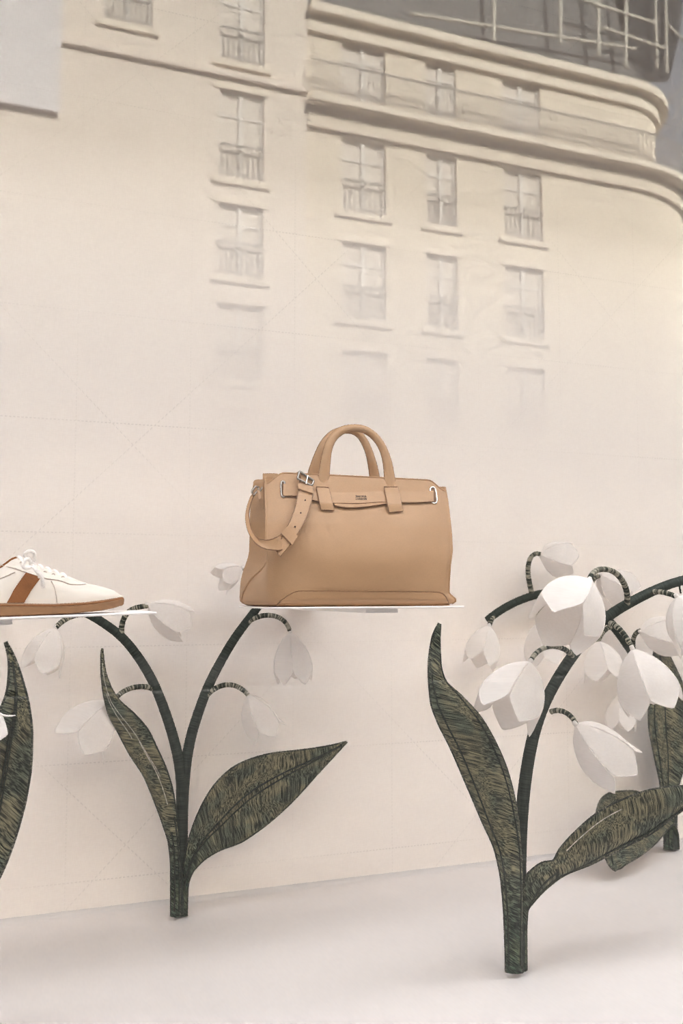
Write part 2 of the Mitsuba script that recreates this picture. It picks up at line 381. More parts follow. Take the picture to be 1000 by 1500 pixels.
# mansard with scaffold poles and dark net
zr = bz_(880, -60)
a = np.linspace(0, np.pi / 2, 14)
low_c = [(xl, YV - 0.0)] + [(XC + R_UP * math.sin(t), YV + R_UP - R_UP * math.cos(t)) for t in a]
back = 1.1
v = []
for (x, y), r_ in zip(low_c, [0] + list(a)):
    nx, ny = (math.sin(r_), -math.cos(r_))
    v.append(((x, y, z_corn), (x - nx * back, y - ny * back, zr + 1.5)))
v = np.array(v)
fr, bk = v, v + np.array([0, 0.25, 0])
part('mansard_roof', mirror(sheet(np.ascontiguousarray(fr), np.ascontiguousarray(bk))[0]), 'mat_zinc', b1, smooth=30)
for px, y0, y1 in ((723, -40, 62), (820, -40, 64), (876, -40, 82), (916, -40, 98)):
    p0, p1 = at(px, y1, YV - 0.4), at(px, y0, YV - 0.1)
    part('scaffold_pole', mirror(tube(np.linspace(p0, p1, 4), 0.06, 8)[0]), 'mat_pole', b1)
for (xa, ya, xb, yb) in ((840, -4, 958, 34), (600, 20, 930, 72), (880, 40, 975, 72)):
    part('scaffold_rail', mirror(tube(np.linspace(at(xa, ya, YV - 0.3), at(xb, yb, YV - 0.3), 4), 0.055, 8)[0]), 'mat_pole', b1)
# net-wrapped scaffold round the corner, flaring out above the roof edge
net = []
for k, (px_e, py) in enumerate(((979, 118), (984, 100), (992, 66), (998, 20), (1002, -60), (1004, -130))):
    row = [at(px, py, YV + yy) for px, yy in ((918, 0.2), (945, 0.25), (px_e - 8, 0.6), (px_e, 1.4))]
    net.append(row)
net = np.array(net)
part('scaffold_net', mirror(sheet(net, net + np.array([0, 0.1, 0]))[0]), 'mat_net', b1, smooth=40)
for (xa, ya, xb, yb, yy) in ((958, -30, 962, 100, 0), (974, -30, 976, 108, 0.3), (968, 28, 1012, 70, 0.5), (975, 150, 1010, 118, 3), (972, 152, 1010, 142, 3), (978, 190, 1012, 128, 3), (985, 200, 1014, 150, 3)):
    part('scaffold_pole', mirror(tube(np.linspace(at(xa, ya, YV + yy), at(xb, yb, YV + yy), 4), 0.05 if yy < 1 else 0.035, 6)[0]), 'mat_pole' if yy < 1 else 'mat_iron', b1)

# dark shop fronts at street level
part('shop_front', mirror(cat([box(xl, XC, YV - 0.12, YV + 0.05, z_street, z_street + 3.4), corner_band(XC, R_LOW, YV, z_street, z_street + 3.4, 0.12)])), 'mat_shop_dark', b1, smooth=30)
# left: flat-fronted neighbour with a pale banner
xl -= 0.02
b2 = thing('apartment_building', 'pale pinkish stone building with tall windows, mirrored faintly in upper left of pane', 'building')
x0b = -14.0
zb = bz_(370, 118); ztop2 = bz_(300, -330)
lev2 = [(bz_(355, 98), bz_(355, -20)), (bz_(355, 268), bz_(355, 140)), (bz_(355, 410), bz_(355, 305)), (bz_(355, 560), bz_(355, 450)), (bz_(355, 700), bz_(355, 600)), (bz_(355, -70), bz_(355, -180))]
cols2 = [bx_(352, 200)]
holes, wins = [], []
for cx in cols2:
    for z0, z1 in lev2:
        holes.append(sg.box(cx - 0.62, z0, cx + 0.62, z1)); wins.append((cx - 0.62, cx + 0.62, z0, z1))
for z0, z1 in (lev2[0], lev2[5]):                      # one more column, only high up
    holes.append(sg.box(bx_(186, 40) - 0.62, z0 + 0.4, bx_(186, 40) + 0.62, z1)); wins.append((bx_(186, 40) - 0.62, bx_(186, 40) + 0.62, z0 + 0.4, z1))
part('facade', mirror(front_with_holes(sg.box(x0b, z_street, xl, ztop2), holes, YV - 0.12, 0.55)), 'mat_stone_pale', b2)
for w_ in wins:
    window(b2, *w_, rail=True, y=YV - 0.12)
part('cornice', mirror(box(x0b, xl, YV - 0.26, YV + 0.2, zb - 0.16, zb)), 'mat_stone_pale', b2)
part('shop_front', mirror(box(x0b, xl, YV - 0.25, YV - 0.1, z_street, z_street + 3.4)), 'mat_shop_dark', b2)
xb1 = bx_(88, 90)
bz0 = bz_(60, 168)
part('banner', mirror(box(xb1 - 5.5, xb1, YV - 0.30, YV - 0.25, bz0, bz0 + 6.0)), 'mat_banner', b2, label='large pale grey banner hanging on the facade')

# ------------------------------------------------------------------ flowers, leaves and stems of the embroidered lilies
def flower(plant, apex, end, Y, width, tilt=0.0, n=5, turn=0.0, flare=0.06, tips=1.0):
    """apex and end: where the bell hangs and the centre of its mouth in the photograph; Y its distance, tilt how far the mouth comes forward (metres)."""
    fkey = numbered(f'{plant}__flower')
    A, E = at(*apex, Y), at(*end, Y - tilt)
    ax = E - A
    L = np.linalg.norm(ax)
    ax /= L
    depth = np.dot(A - CAM, FWD)
    Rm = width / 2 * depth / F
    side = np.cross(ax, [0.12, -0.95, 0.2]); side /= np.linalg.norm(side)
    oth = np.cross(ax, side)
    tt = np.array([0, 0.04, 0.12, 0.28, 0.48, 0.64, 0.80, 1.0]) * L * 1.08
    rr = np.array([0.05, 0.20, 0.42, 0.72, 0.94, 1.03, 1.05, 1.02 + flare]) * Rm
    prof = PchipInterpolator(np.linspace(0, 1, 60), np.interp(np.linspace(0, 1, 60), tt / tt[-1], rr))
    prof = PchipInterpolator(tt / tt[-1], rr)
    M, N = 9, 22
    us = np.linspace(0, 1, N)
    for k in range(n):
        a0 = turn + 2 * math.pi * (k + 0.5) / n
        half = math.pi / n
        jit = RNG.uniform(-1, 1, 4)
        grid = np.zeros((N, M, 3))
        for i, u in enumerate(us):
            cut = 0.74
            wfac = 0.992 if u < cut else 0.992 * (1 - ((u - cut) / (1 - cut)) ** 1.35 * 0.93)
            for j, q in enumerate(np.linspace(-1, 1, M)):
                ang = q * half * max(wfac, 0.012)
                r = float(prof(u))
                flat = math.cos(half) / math.cos(ang)
                rad = r * (0.22 + 0.78 * flat) * (1 + 0.015 * jit[0])
                if u > cut:
                    rad += Rm * (0.05 * jit[1] + 0.04) * ((u - cut) / (1 - cut)) ** 1.5
                h = u * L * 1.08 * (1 + 0.03 * jit[2] * u)
                th = a0 + ang + 0.03 * jit[3] * u
                grid[i, j] = A + ax * h + (side * math.cos(th) + oth * math.sin(th)) * rad
        i, j = np.meshgrid(np.arange(N - 1), np.arange(M - 1), indexing='ij')
        qd = np.stack([i * M + j, i * M + j + 1, (i + 1) * M + j + 1, (i + 1) * M + j], -1).reshape(-1, 4)
        blade = trimesh.Trimesh(grid.reshape(-1, 3), np.vstack([qd[:, [0, 1, 2]], qd[:, [0, 2, 3]]]), process=False)
        edge = np.vstack([grid[2:, 0], grid[:-1, -1][::-1][:-2]])
        hem = tube(edge, 0.0007, 5)[0]
        part('petal', cat([blade, hem]), 'mat_petal', fkey, smooth=50)
    crown, cuv = tube(np.linspace(A - ax * 0.006, A + ax * 0.006, 5), np.array([0.0035, 0.004, 0.0042, 0.0036, 0.002]), 10)
    part('calyx', crown, 'mat_petal', fkey)


def pedicel(plant, pts, Y0, Y1, r=0.0042):
    p = spline(ats(pts, np.linspace(Y0, Y1, len(pts))), 36)
    m, uv = tube(p, np.linspace(r * 1.13, r * 0.96, len(p)), 10)
    part('pedicel', m, 'mat_pedicel', plant, uv=uv)


def stem(plant, pts, Y, r0, r1, name='stem'):
    p = spline(ats(pts, Y), 90)
    m, uv = tube(p, 1.045 * r0 + 1.045 * (r1 - r0) * np.linspace(0, 1, len(p)) ** 0.8, 18)
    part(name, m, 'mat_stem', plant, uv=uv)


def leaf(plant, A, B, Y, cup=0.012, thick=0.007, cords=(), pale=(), rib=None, roll=(0.0, 0.0), wave=0.0, name='leaf', n=110, m=21):
    """A, B: the two edges from base to tip. Y: distance (number or list along the leaf). cup: how far the middle lies behind the edges. cords: (across 0..1 at the base, at the tip, from, to)."""
    a2, b2 = resample(A, n), resample(B, n)
    u = np.linspace(0, 1, n)
    Yc = np.full(n, Y) if np.isscalar(Y) else PchipInterpolator(np.linspace(0, 1, len(Y)), Y)(u)
    a3 = np.array([at(*p, y + roll[0] * math.sin(math.pi * k)) for p, y, k in zip(a2, Yc, u)])
    b3 = np.array([at(*p, y + roll[1] * math.sin(math.pi * k)) for p, y, k in zip(b2, Yc, u)])
    vq = (1 - np.cos(np.linspace(0, np.pi, m))) / 2
    wid = np.linalg.norm(b3 - a3, axis=1)
    mid = a3[:, None] * (1 - vq)[None, :, None] + b3[:, None] * vq[None, :, None]
    prof = np.sin(np.pi * vq)
    wn = np.clip(wid / wid.max(), 0, 1)
    push = np.zeros((n, m))
    push += cup * prof[None] * wn[:, None]
    if rib is not None:
        push += 0.0035 * np.exp(-((vq[None] - rib) / 0.06) ** 2) * wn[:, None]
    push += wave * np.sin(u * 9)[:, None] * (vq[None] - 0.5)
    mid = mid + push[..., None] * np.array([-0.1, 1.0, 0.0])
    th = thick * (0.22 + 0.78 * np.sqrt(np.clip(4 * vq * (1 - vq), 0, 1)))[None] * (0.4 + 0.6 * np.minimum(1, wid / 0.02))[:, None]
    nrm = np.cross(np.gradient(mid, axis=0), np.gradient(mid, axis=1))
    nrm /= np.linalg.norm(nrm, axis=2, keepdims=True) + 1e-12
    nrm[nrm[..., 1] > 0] *= -1
    nrm = gaussian_filter1d(gaussian_filter1d(nrm, 2, axis=0), 1, axis=1)
    front, back_ = mid + nrm * th[..., None] / 2, mid - nrm * th[..., None] / 2
    mesh, uv = sheet(front, back_)
    lk = part(name, mesh, 'mat_leaf', plant, uv=uv)

    def along(v0, v1, t0, t1, lift):
        k = np.linspace(t0, t1, 70)
        vv = np.interp(k, [0, 1], [v0, v1])
        ii = np.clip(k * (n - 1), 0, n - 1.001)
        i0 = ii.astype(int); fi = (ii - i0)[:, None]
        vi = np.interp(vv, vq, np.arange(m))
        j0 = np.clip(vi.astype(int), 0, m - 2); fj = (vi - j0)[:, None]
        g = front + nrm * lift
        return (g[i0, j0] * (1 - fj) + g[i0, j0 + 1] * fj) * (1 - fi) + (g[i0 + 1, j0] * (1 - fj) + g[i0 + 1, j0 + 1] * fj) * fi
    for side in (a3, b3):
        mm, uu = tube(side + np.array([0, -0.0006, 0]), 0.0017, 8)
        part('edge_piping', mm, 'mat_edge', lk, uv=uu)
    for (v0, v1, t0, t1, r) in cords:
        mm, uu = tube(along(v0, v1, t0, t1, 0.0002), r, 8, cap=True)
        part('vein', mm, 'mat_cord', lk, uv=uu, label='dark raised cord sewn along the leaf')
    for (v0, v1, t0, t1, r) in pale:
        mm, uu = tube(along(v0, v1, t0, t1, 0.0003), r, 6)
        part('pale_stitch', mm, 'mat_pale_thread', lk, uv=uu, label='pale thread line')
    return lk


# ---- right front plant
YR = 1.406
pr = thing('lily_of_the_valley', 'large embroidered lily of the valley in front right, tall narrow leaf and big white bells', 'artificial flower', 'embroidered lilies of the valley')
stem(pr, [(756, 1422), (760, 1340), (761, 1260), (765, 1180), (776, 1100), (792, 1043), (820, 988), (850, 945), (884, 908), (922, 883), (960, 864), (1000, 850), (1045, 845), (1085, 858)], YR + 0.004, 0.0115, 0.0078)
leaf(pr, [(740, 1424), (738, 1350), (734, 1296), (725, 1249), (705, 1202), (682, 1148), (657, 1091), (640.6, 1058), (630, 1026), (627, 979), (632, 936), (642, 913)],
     [(763, 1424), (763, 1368), (764, 1314), (763.5, 1260), (760.5, 1217), (754, 1174), (743, 1130), (725, 1087), (704, 1051), (675, 1019), (651, 995), (644.5, 970), (643.5, 940), (644.5, 914)],
     [YR - 0.014, YR - 0.022, YR - 0.035, YR - 0.05, YR - 0.05], cup=-0.008, thick=0.010, cords=((0.13, 0.16, 0.02, 0.86, 0.0013), (0.80, 0.86, 0.02, 0.92, 0.0013)), roll=(0.004, 0.006))
leaf(pr, [(762, 1424), (762, 1370), (764, 1320), (767, 1288), (779, 1273), (798, 1262), (808, 1261), (818, 1245), (844, 1216), (875, 1190), (909, 1172), (943, 1159), (974, 1153), (1000, 1151), (1040, 1146), (1085, 1128)],
     [(771, 1424), (770.5, 1370), (772, 1335), (782, 1320), (805, 1297), (826, 1282), (865, 1266), (896, 1250), (922, 1237), (948, 1224), (974, 1206), (1000, 1186), (1040, 1160), (1086, 1129)],
     [YR + 0.003, YR - 0.006, YR - 0.02, YR - 0.045, YR - 0.07, YR - 0.09], cup=-0.006, thick=0.009, cords=((0.86, 0.98, 0.22, 0.95, 0.0015), (0.9, 0.08, 0.20, 0.34, 0.0016)), pale=((0.16, 0.16, 0.42, 0.62, 0.0010),), rib=0.9, roll=(0.0, 0.0))
pedicel(pr, [(838, 963), (826, 951), (805, 947), (787, 955), (776, 970)], YR, YR - 0.05)
flower(pr, (776, 970), (738, 1050), YR - 0.05, 92, tilt=0.012, turn=0.35)
pedicel(pr, [(918, 886), (917, 865), (910, 849), (899, 838), (886, 834), (873, 836), (863, 849)], YR, YR - 0.09, 0.0047)
flower(pr, (862, 850), (819, 920), YR - 0.10, 102, tilt=0.03, turn=0.0, flare=-0.02)
pedicel(pr, [(806, 1043), (820, 1041), (833, 1047), (844, 1062)], YR, YR - 0.045)
flower(pr, (843, 1061), (907, 1125), YR - 0.045, 80, tilt=0.01, turn=0.62)
pedicel(pr, [(893, 913), (904, 919), (916, 933), (927, 951)], YR - 0.004, YR - 0.05, 0.0046)
flower(pr, (926, 951), (958, 1033), YR - 0.055, 88, tilt=0.015, turn=0.55)
pedicel(pr, [(955, 867), (972, 868), (992, 875)], YR, YR - 0.04, 0.0045)
flower(pr, (991, 874), (1032, 935), YR - 0.045, 92, tilt=0.01, turn=0.1)
pk, pu = tube(np.linspace(at(993.5, 852, YR + 0.004), at(996.5, 869, YR + 0.004), 6), 0.0017, 8)
part('hanging_wire', pk, 'mat_cord', pr, label='short black wire under the stem', uv=pu)

# ---- back right plant
YB = 1.911
pb = thing('lily_of_the_valley', 'embroidered lily of the valley behind large right one, near back wall at right edge', 'artificial flower', 'embroidered lilies of the valley')
stem(pb, [(983, 1243), (981, 1190), (974, 1110), (962, 1035), (940, 980), (915, 940), (893, 911), (873, 890), (845, 874), (808, 868), (770, 876), (738, 891), (714, 908)], YB, 0.0135, 0.0085)
stem(pb, [(984, 1243), (985, 1180), (992, 1100), (1008, 1020), (1035, 960), (1070, 915)], YB + 0.006, 0.0125, 0.0085)
leaf(pb, [(972, 1245), (971, 1200), (966, 1150), (957, 1105), (949, 1055), (949, 1010), (954, 970), (962, 935)], [(985, 1245), (987, 1200), (994, 1150), (1009, 1100), (1013, 1055), (1003, 1012), (986, 972), (966, 936)],
     [YB - 0.012, YB - 0.02, YB - 0.035, YB - 0.03], cup=0.016, thick=0.009, cords=((0.12, 0.2, 0.04, 0.9, 0.0016), (0.5, 0.5, 0.02, 0.95, 0.0018)), rib=0.5)
leaf(pb, [(984, 1244), (983, 1222), (975, 1195), (950, 1168), (925, 1158), (896, 1160), (878, 1173), (872, 1198), (879, 1238), (893, 1269), (899, 1275)],
     [(994, 1244), (993, 1225), (986, 1208), (976, 1217), (960, 1235), (945, 1248), (930, 1258), (916, 1266), (908, 1272), (903, 1274), (900, 1276)],
     [YB - 0.004, YB - 0.03, YB - 0.09, YB - 0.14, YB - 0.16], cup=0.03, thick=0.008, cords=((0.5, 0.5, 0.05, 0.95, 0.0016),))
pedicel(pb, [(779, 873), (776, 858), (773, 838), (776, 819), (782, 812), (791, 812)], YB, YB - 0.03, 0.0055)
flower(pb, (791, 812), (832, 820), YB - 0.03, 56, tilt=0.005, turn=0.3, flare=-0.05)
pedicel(pb, [(726, 900), (721, 905), (717, 915)], YB, YB - 0.01, 0.0055)
flower(pb, (716, 917), (702, 970), YB - 0.012, 50, tilt=0.012, turn=0.2)
pedicel(pb, [(800, 868), (794, 884), (789, 900), (788, 911)], YB, YB - 0.02, 0.0055)
flower(pb, (788, 911), (800, 966), YB - 0.022, 58, turn=0.5)
pedicel(pb, [(898, 918), (890, 920), (882, 927), (876, 940)], YB, YB - 0.02, 0.0055)
flower(pb, (877, 939), (884, 993), YB - 0.02, 58, tilt=0.014, turn=0.25)
pedicel(pb, [(944, 985), (932, 984), (922, 993), (913, 1014)], YB, YB - 0.03, 0.0055)
flower(pb, (913, 1014), (909, 1066), YB - 0.03, 44, turn=0.6)
pedicel(pb, [(928, 958), (927, 938), (931, 928), (938, 924)], YB, YB - 0.05, 0.0055)
flower(pb, (938, 925), (990, 932), YB - 0.055, 60, turn=0.3)
pedicel(pb, [(858, 880), (862, 862), (868, 850), (878, 843)], YB, YB - 0.03, 0.0055)
flower(pb, (879, 842), (914, 868), YB - 0.03, 56, tilt=-0.01, turn=0.1)

# ---- left plant, under the shelves
YL = 1.882
pl_ = thing('lily_of_the_valley', 'embroidered lily of the valley with two curved stems below the shoe and bag shelves', 'artificial flower', 'embroidered lilies of the valley')
stem(pl_, [(262, 1338), (264, 1260), (266, 1190), (264, 1130), (253, 1078), (240, 1038), (222, 995), (202, 962), (178, 933), (155, 915), (130, 900), (100, 890), (70, 886)], YL, 0.0125, 0.0075)
stem(pl_, [(264, 1338), (266, 1260), (267, 1190), (271, 1130), (279, 1082), (291, 1042), (306, 1003), (325, 966), (347, 930), (371, 898), (384, 880), (402, 860), (424, 846), (446, 840)], YL + 0.003, 0.0125, 0.0075)
leaf(pl_, [(250, 1342), (250, 1274), (247.5, 1240), (237.5, 1205), (225, 1171), (210, 1136), (190, 1105), (173, 1073), (158.7, 1045), (151.5, 1016), (148.3, 987), (148, 961.5), (149, 950)],
     [(263, 1342), (264, 1288), (261.5, 1231), (257.6, 1188), (252, 1154), (243, 1125), (230, 1096), (216, 1068), (196, 1045), (174, 1025), (161.5, 1004.5), (154, 982), (151, 961), (150, 950)],
     [YL - 0.016, YL - 0.03, YL - 0.05, YL - 0.06], cup=-0.006, thick=0.010, cords=((0.35, 0.55, 0.02, 0.30, 0.0014), (0.75, 0.8, 0.02, 0.35, 0.0014), (0.97, 0.97, 0.1, 0.8, 0.0014)),
     pale=((0.62, 0.42, 0.40, 0.64, 0.0008), (0.88, 0.30, 0.50, 0.80, 0.0006), (0.5, 0.25, 0.66, 0.84, 0.0006), (0.4, 0.4, 0.80, 0.95, 0.0006)))
leaf(pl_, [(263, 1342), (264, 1310), (267, 1281), (273, 1242), (282, 1211), (296, 1178), (316, 1147), (341, 1124), (366, 1112), (400, 1103), (436, 1099), (472, 1094), (507, 1086)],
     [(274, 1342), (275, 1301), (279, 1284), (296, 1262), (321, 1246), (352, 1234), (374, 1220), (400, 1200), (430, 1172), (461, 1138), (484, 1113), (508, 1087)],
     [YL - 0.008, YL - 0.014, YL - 0.045, YL - 0.07, YL - 0.07], cup=0.012, thick=0.009, cords=((0.45, 0.52, 0.10, 0.97, 0.0018), (0.53, 0.60, 0.12, 0.90, 0.0014)), rib=0.5)
pedicel(pl_, [(179, 936), (178, 920), (183, 903), (193, 893), (205, 889), (217, 887)], YL, YL - 0.02, 0.0050)
flower(pl_, (217, 886), (272, 917), YL - 0.02, 58, tilt=0.0, turn=0.5, flare=-0.1)
pedicel(pl_, [(135, 903), (118, 900), (100, 905), (82, 919)], YL, YL - 0.02, 0.0050)
flower(pl_, (81, 920), (60, 980), YL - 0.02, 60, turn=0.3)
pedicel(pl_, [(226, 1010), (212, 1006), (192, 1008), (172, 1020)], YL, YL - 0.015, 0.0048)
flower(pl_, (163, 1028), (116, 1088), YL - 0.02, 80, tilt=0.0, turn=0.1, flare=0.25)
pedicel(pl_, [(302, 1020), (316, 1008), (334, 1003), (350, 1007), (363, 1018)], YL, YL - 0.02, 0.0048)
flower(pl_, (363, 1018), (391, 1072), YL - 0.02, 54, turn=0.45, flare=0.25)
pedicel(pl_, [(362, 912), (380, 903), (400, 902), (415, 909), (424, 924)], YL, YL - 0.02, 0.0048)
flower(pl_, (425, 926), (431, 994), YL - 0.02, 56, turn=0.2)
pedicel(pl_, [(400, 873), (385, 850), (366, 836), (354, 832)], YL, YL - 0.005, 0.0048)
flower(pl_, (354, 832), (322, 849), YL - 0.006, 40, turn=0.2, flare=0.3)

# ---- front plant cut by the left edge
pe = thing('lily_of_the_valley', 'embroidered lily of the valley cut off by left edge, one broad dark leaf in view', 'artificial flower', 'embroidered lilies of the valley')
YE = 1.464
stem(pe, [(-62, 1536), (-62, 1455), (-62, 1350), (-64, 1240), (-80, 1120), (-110, 1020), (-150, 950)], YE, 0.0115, 0.008)
leaf(pe, [(-70, 1536), (-67, 1455), (-62, 1380), (-52, 1300), (-44, 1220), (-38, 1150), (-22, 1085), (0, 1040), (11, 1006), (13, 975), (7, 941)],
     [(-54, 1536), (-48, 1455), (-38, 1380), (-12, 1310), (10, 1262), (26, 1216), (39, 1165), (46, 1115), (47, 1075), (43, 1037), (33, 996), (20, 960), (9, 940)],
     [YE - 0.014, YE - 0.03, YE - 0.05, YE - 0.06], cup=0.012, thick=0.009, cords=((0.5, 0.55, 0.05, 0.95, 0.0017), (0.56, 0.6, 0.05, 0.9, 0.0014)), rib=0.5)
pedicel(pe, [(-82, 1110), (-90, 1075), (-84, 1050), (-66, 1048)], YE, YE - 0.07, 0.0046)
flower(pe, (-66, 1048), (-4, 1082), YE - 0.075, 76, turn=0.2, flare=0.22)

# ------------------------------------------------------------------ shelves
def shelf(label, xa, ya, xb, yb, Y0, Y1, bx0, bx1, tilt_to=None):
    """A thin white shelf whose front edge runs through two places of the photograph, with an arm back to the wall."""
    s = thing('display_shelf', label, 'shelf', 'thin white display shelves')
    A, B = at(xa, ya, Y0), at(xb, yb, Y0)
    L = B[0] - A[0]
    m = box(0, L, 0, Y1 - Y0, -0.0035, 0, 0.0012)
    rot = T().translate(A.tolist()).rotate([0, 1, 0], -math.degrees(math.atan2(B[2] - A[2], L)))
    M = np.array(rot.matrix, float)
    m.apply_transform(M)
    part('plate', m, 'mat_shelf', s, smooth=30)
    arm = box(L * bx0, L * bx1, 0.05, W - Y0 + 0.004, -0.012, -0.0036, 0.0012)
    arm.apply_transform(M)
    part('bracket', arm, 'mat_shelf', s, smooth=30)
    return M


SHELF_Y = 1.485
M_bag = shelf('thin white shelf under the tan leather handbag', 402, 889.5, 680, 887.5, SHELF_Y, 1.70, 0.52, 0.70)
SHOE_Y = 1.435
M_shoe = shelf('thin white shelf under the white sneaker, cut by left edge', -160, 911.4, 230, 896.0, SHOE_Y, 1.60, 0.36, 0.44)

# ------------------------------------------------------------------ handbag
bag = thing('handbag', 'tan grained leather handbag with two handles, belt and buckled shoulder strap on shelf', 'bag')
Z0 = (M_bag @ np.array([0.15, 0, 0, 1]))[2] + 0.0005
ZT = at(520, 699, 1.56)[2]
HB = ZT - Z0
ss = np.linspace(0, 1, 60)


def rows(*pairs):
    p = np.array(pairs)
    return PchipInterpolator(p[:, 0], p[:, 1])(ss)


hgt = lambda py: (at(500, py, 1.53)[2] - Z0) / HB          # height fraction of a picture row
yF = rows((0, 1.505), (0.06, 1.497), (0.3, 1.500), (0.6, 1.520), (0.85, 1.540), (1, 1.552))
yB = rows((0, 1.690), (0.5, 1.675), (1, 1.655))
xFL = rows((0, at(398, 888, 1.505)[0]), (0.15, at(393, 860, 1.5)[0]), (0.45, at(386, 800, 1.51)[0]), (0.75, at(385, 745, 1.535)[0]), (1, at(386, 699, 1.552)[0]))
xFR = rows((0, at(667, 884, 1.505)[0]), (0.04, at(671, 882, 1.505)[0]), (0.11, at(662, 867, 1.5)[0]), (0.30, at(665, 830, 1.5)[0]), (0.48, at(668.5, 796, 1.51)[0]), (0.68, at(664, 758, 1.53)[0]), (0.88, at(657, 720, 1.55)[0]), (1, at(654, 702, 1.555)[0]))
xBL = rows((0, at(349, 884, 1.69)[0]), (0.06, at(346, 876, 1.69)[0]), (0.2, at(348, 850, 1.685)[0]), (0.45, at(358.5, 800, 1.68)[0]), (0.7, at(360, 755, 1.67)[0]), (1, at(369, 703, 1.655)[0]))
xBR = xFR - 0.012
pinch = rows((0, 0.0), (0.15, 0.004), (0.4, 0.034), (0.75, 0.066), (1, 0.055))
SEG = (90, 40, 40, 90, 40, 40)          # front, right fore, right aft, back, left aft, left fore
grid = []
for k, s in enumerate(ss):
    FL, FR = np.array([xFL[k], yF[k]]), np.array([xFR[k], yF[k]])
    BR, BL = np.array([xBR[k], yB[k]]), np.array([xBL[k], yB[k]])
    RM, LM = (FR + BR) / 2 - [pinch[k], 0], (FL + BL) / 2 + [pinch[k], 0]
    if s < 0.45:
        w = 1 - s / 0.45
        LM = LM - np.array([0.004 * w, 0])
    c = [FL, FR, RM, BR, BL, LM, FL]
    pts = np.vstack([np.linspace(c[i], c[i + 1], SEG[i], endpoint=False) for i in range(6)])
    f = np.linspace(-1, 1, SEG[0])
    sig = 4.2 * (1 - s) ** 0.7 + 1.3
    pts = gaussian_filter1d(pts, sig, axis=0, mode='wrap')
    bulge = (0.012 * math.sin(math.pi * min(1, s * 1.15)) + 0.002) * (1 - f ** 2)
    pts[:SEG[0], 1] -= bulge
    # soft dents in the lower left of the front
    xx = pts[:SEG[0], 0]
    pts[:SEG[0], 1] += 0.006 * np.exp(-((xx - (xFL[k] + 0.055)) / 0.03) ** 2) * math.exp(-((s - 0.3) / 0.15) ** 2)
    pts[:SEG[0], 1] += 0.004 * np.exp(-((xx - (xFR[k] - 0.05)) / 0.03) ** 2) * math.exp(-((s - 0.32) / 0.2) ** 2)
    round_ = 0.006 * max(0, 1 - s / 0.035) ** 2
    cen = pts.mean(0)
    pts = cen + (pts - cen) * (1 - round_ / 0.1)
    grid.append(pts)
grid = np.array(grid)
NP = grid.shape[1]
ztop = np.zeros(NP)
idx = np.arange(NP)
xt = grid[-1, :, 0]
clip_l = np.clip(0.028 - (xt - xt[0]), 0, None) * 0.85
clip_r = np.clip(0.030 - (xt[SEG[0] - 1] - xt), 0, None) * 0.75
ztop[:] = HB
front_i = idx < SEG[0]
ztop[front_i] -= (clip_l + clip_r)[front_i]
side_r = (idx >= SEG[0]) & (idx < SEG[0] + 80)
side_l = idx >= SEG[0] + 170
ztop[side_r] = HB - 0.010
ztop[side_l] = HB - 0.006
ztop[(idx > SEG[0] + 90) & (idx < SEG[0] + 160)] = HB + 0.004
ztop = gaussian_filter1d(ztop, 1.2, mode='wrap')
Zg = Z0 + ss[:, None] * ztop[None]
body = np.concatenate([grid, Zg[..., None]], 2)
V = body.reshape(-1, 3)
i, j = np.meshgrid(np.arange(59), np.arange(NP), indexing='ij')
j2 = (j + 1) % NP
q = np.stack([i * NP + j, i * NP + j2, (i + 1) * NP + j2, (i + 1) * NP + j], -1).reshape(-1, 4)
fc = np.vstack([q[:, [0, 1, 2]], q[:, [0, 2, 3]]])
# inner rim and sunken top, base
cen_t = body[-1].mean(0)
inner = body[-1].copy(); inner[:, :2] = inner[:, :2] * 0.985 + cen_t[:2] * 0.015
inner[:, 1] += np.where(front_i, 0.003, 0); low = inner.copy(); low[:, 2] -= 0.03
n0 = len(V)
V = np.vstack([V, inner, low, [cen_t - [0, 0, 0.032]], [[grid[0, :, 0].mean(), grid[0, :, 1].mean(), Z0]]])
k = np.arange(NP); k2 = (k + 1) % NP
top_i = 59 * NP
fs = [fc]
for a_, b_ in ((top_i, n0), (n0, n0 + NP)):
    qq = np.stack([a_ + k, a_ + k2, b_ + k2, b_ + k], 1)
    fs.append(np.vstack([qq[:, [0, 1, 2]], qq[:, [0, 2, 3]]]))
fs.append(np.stack([n0 + NP + k, n0 + NP + k2, np.full(NP, n0 + 2 * NP)], 1))
fs.append(np.stack([k2, k, np.full(NP, n0 + 2 * NP + 1)], 1))
bm = trimesh.Trimesh(V, np.vstack(fs), process=False)
if bm.volume < 0:
    bm.invert()
part('body', bm, 'mat_bag', bag, smooth=38)
# look up the front surface
fpts = body[:, :SEG[0]].reshape(-1, 3)
fY, fYn = LinearNDInterpolator(fpts[:, [0, 2]], fpts[:, 1]), NearestNDInterpolator(fpts[:, [0, 2]], fpts[:, 1])


def front_y(x, z):
    y = fY(x, z)
    return np.where(np.isnan(y), fYn(x, z), y)


def on_front(px, py, off=0.0):
    Y = 1.52
    for _ in range(6):
        p = at(px, py, Y - 0)
        Y = float(front_y(p[0], p[2])) - off
    return at(px, py, Y)


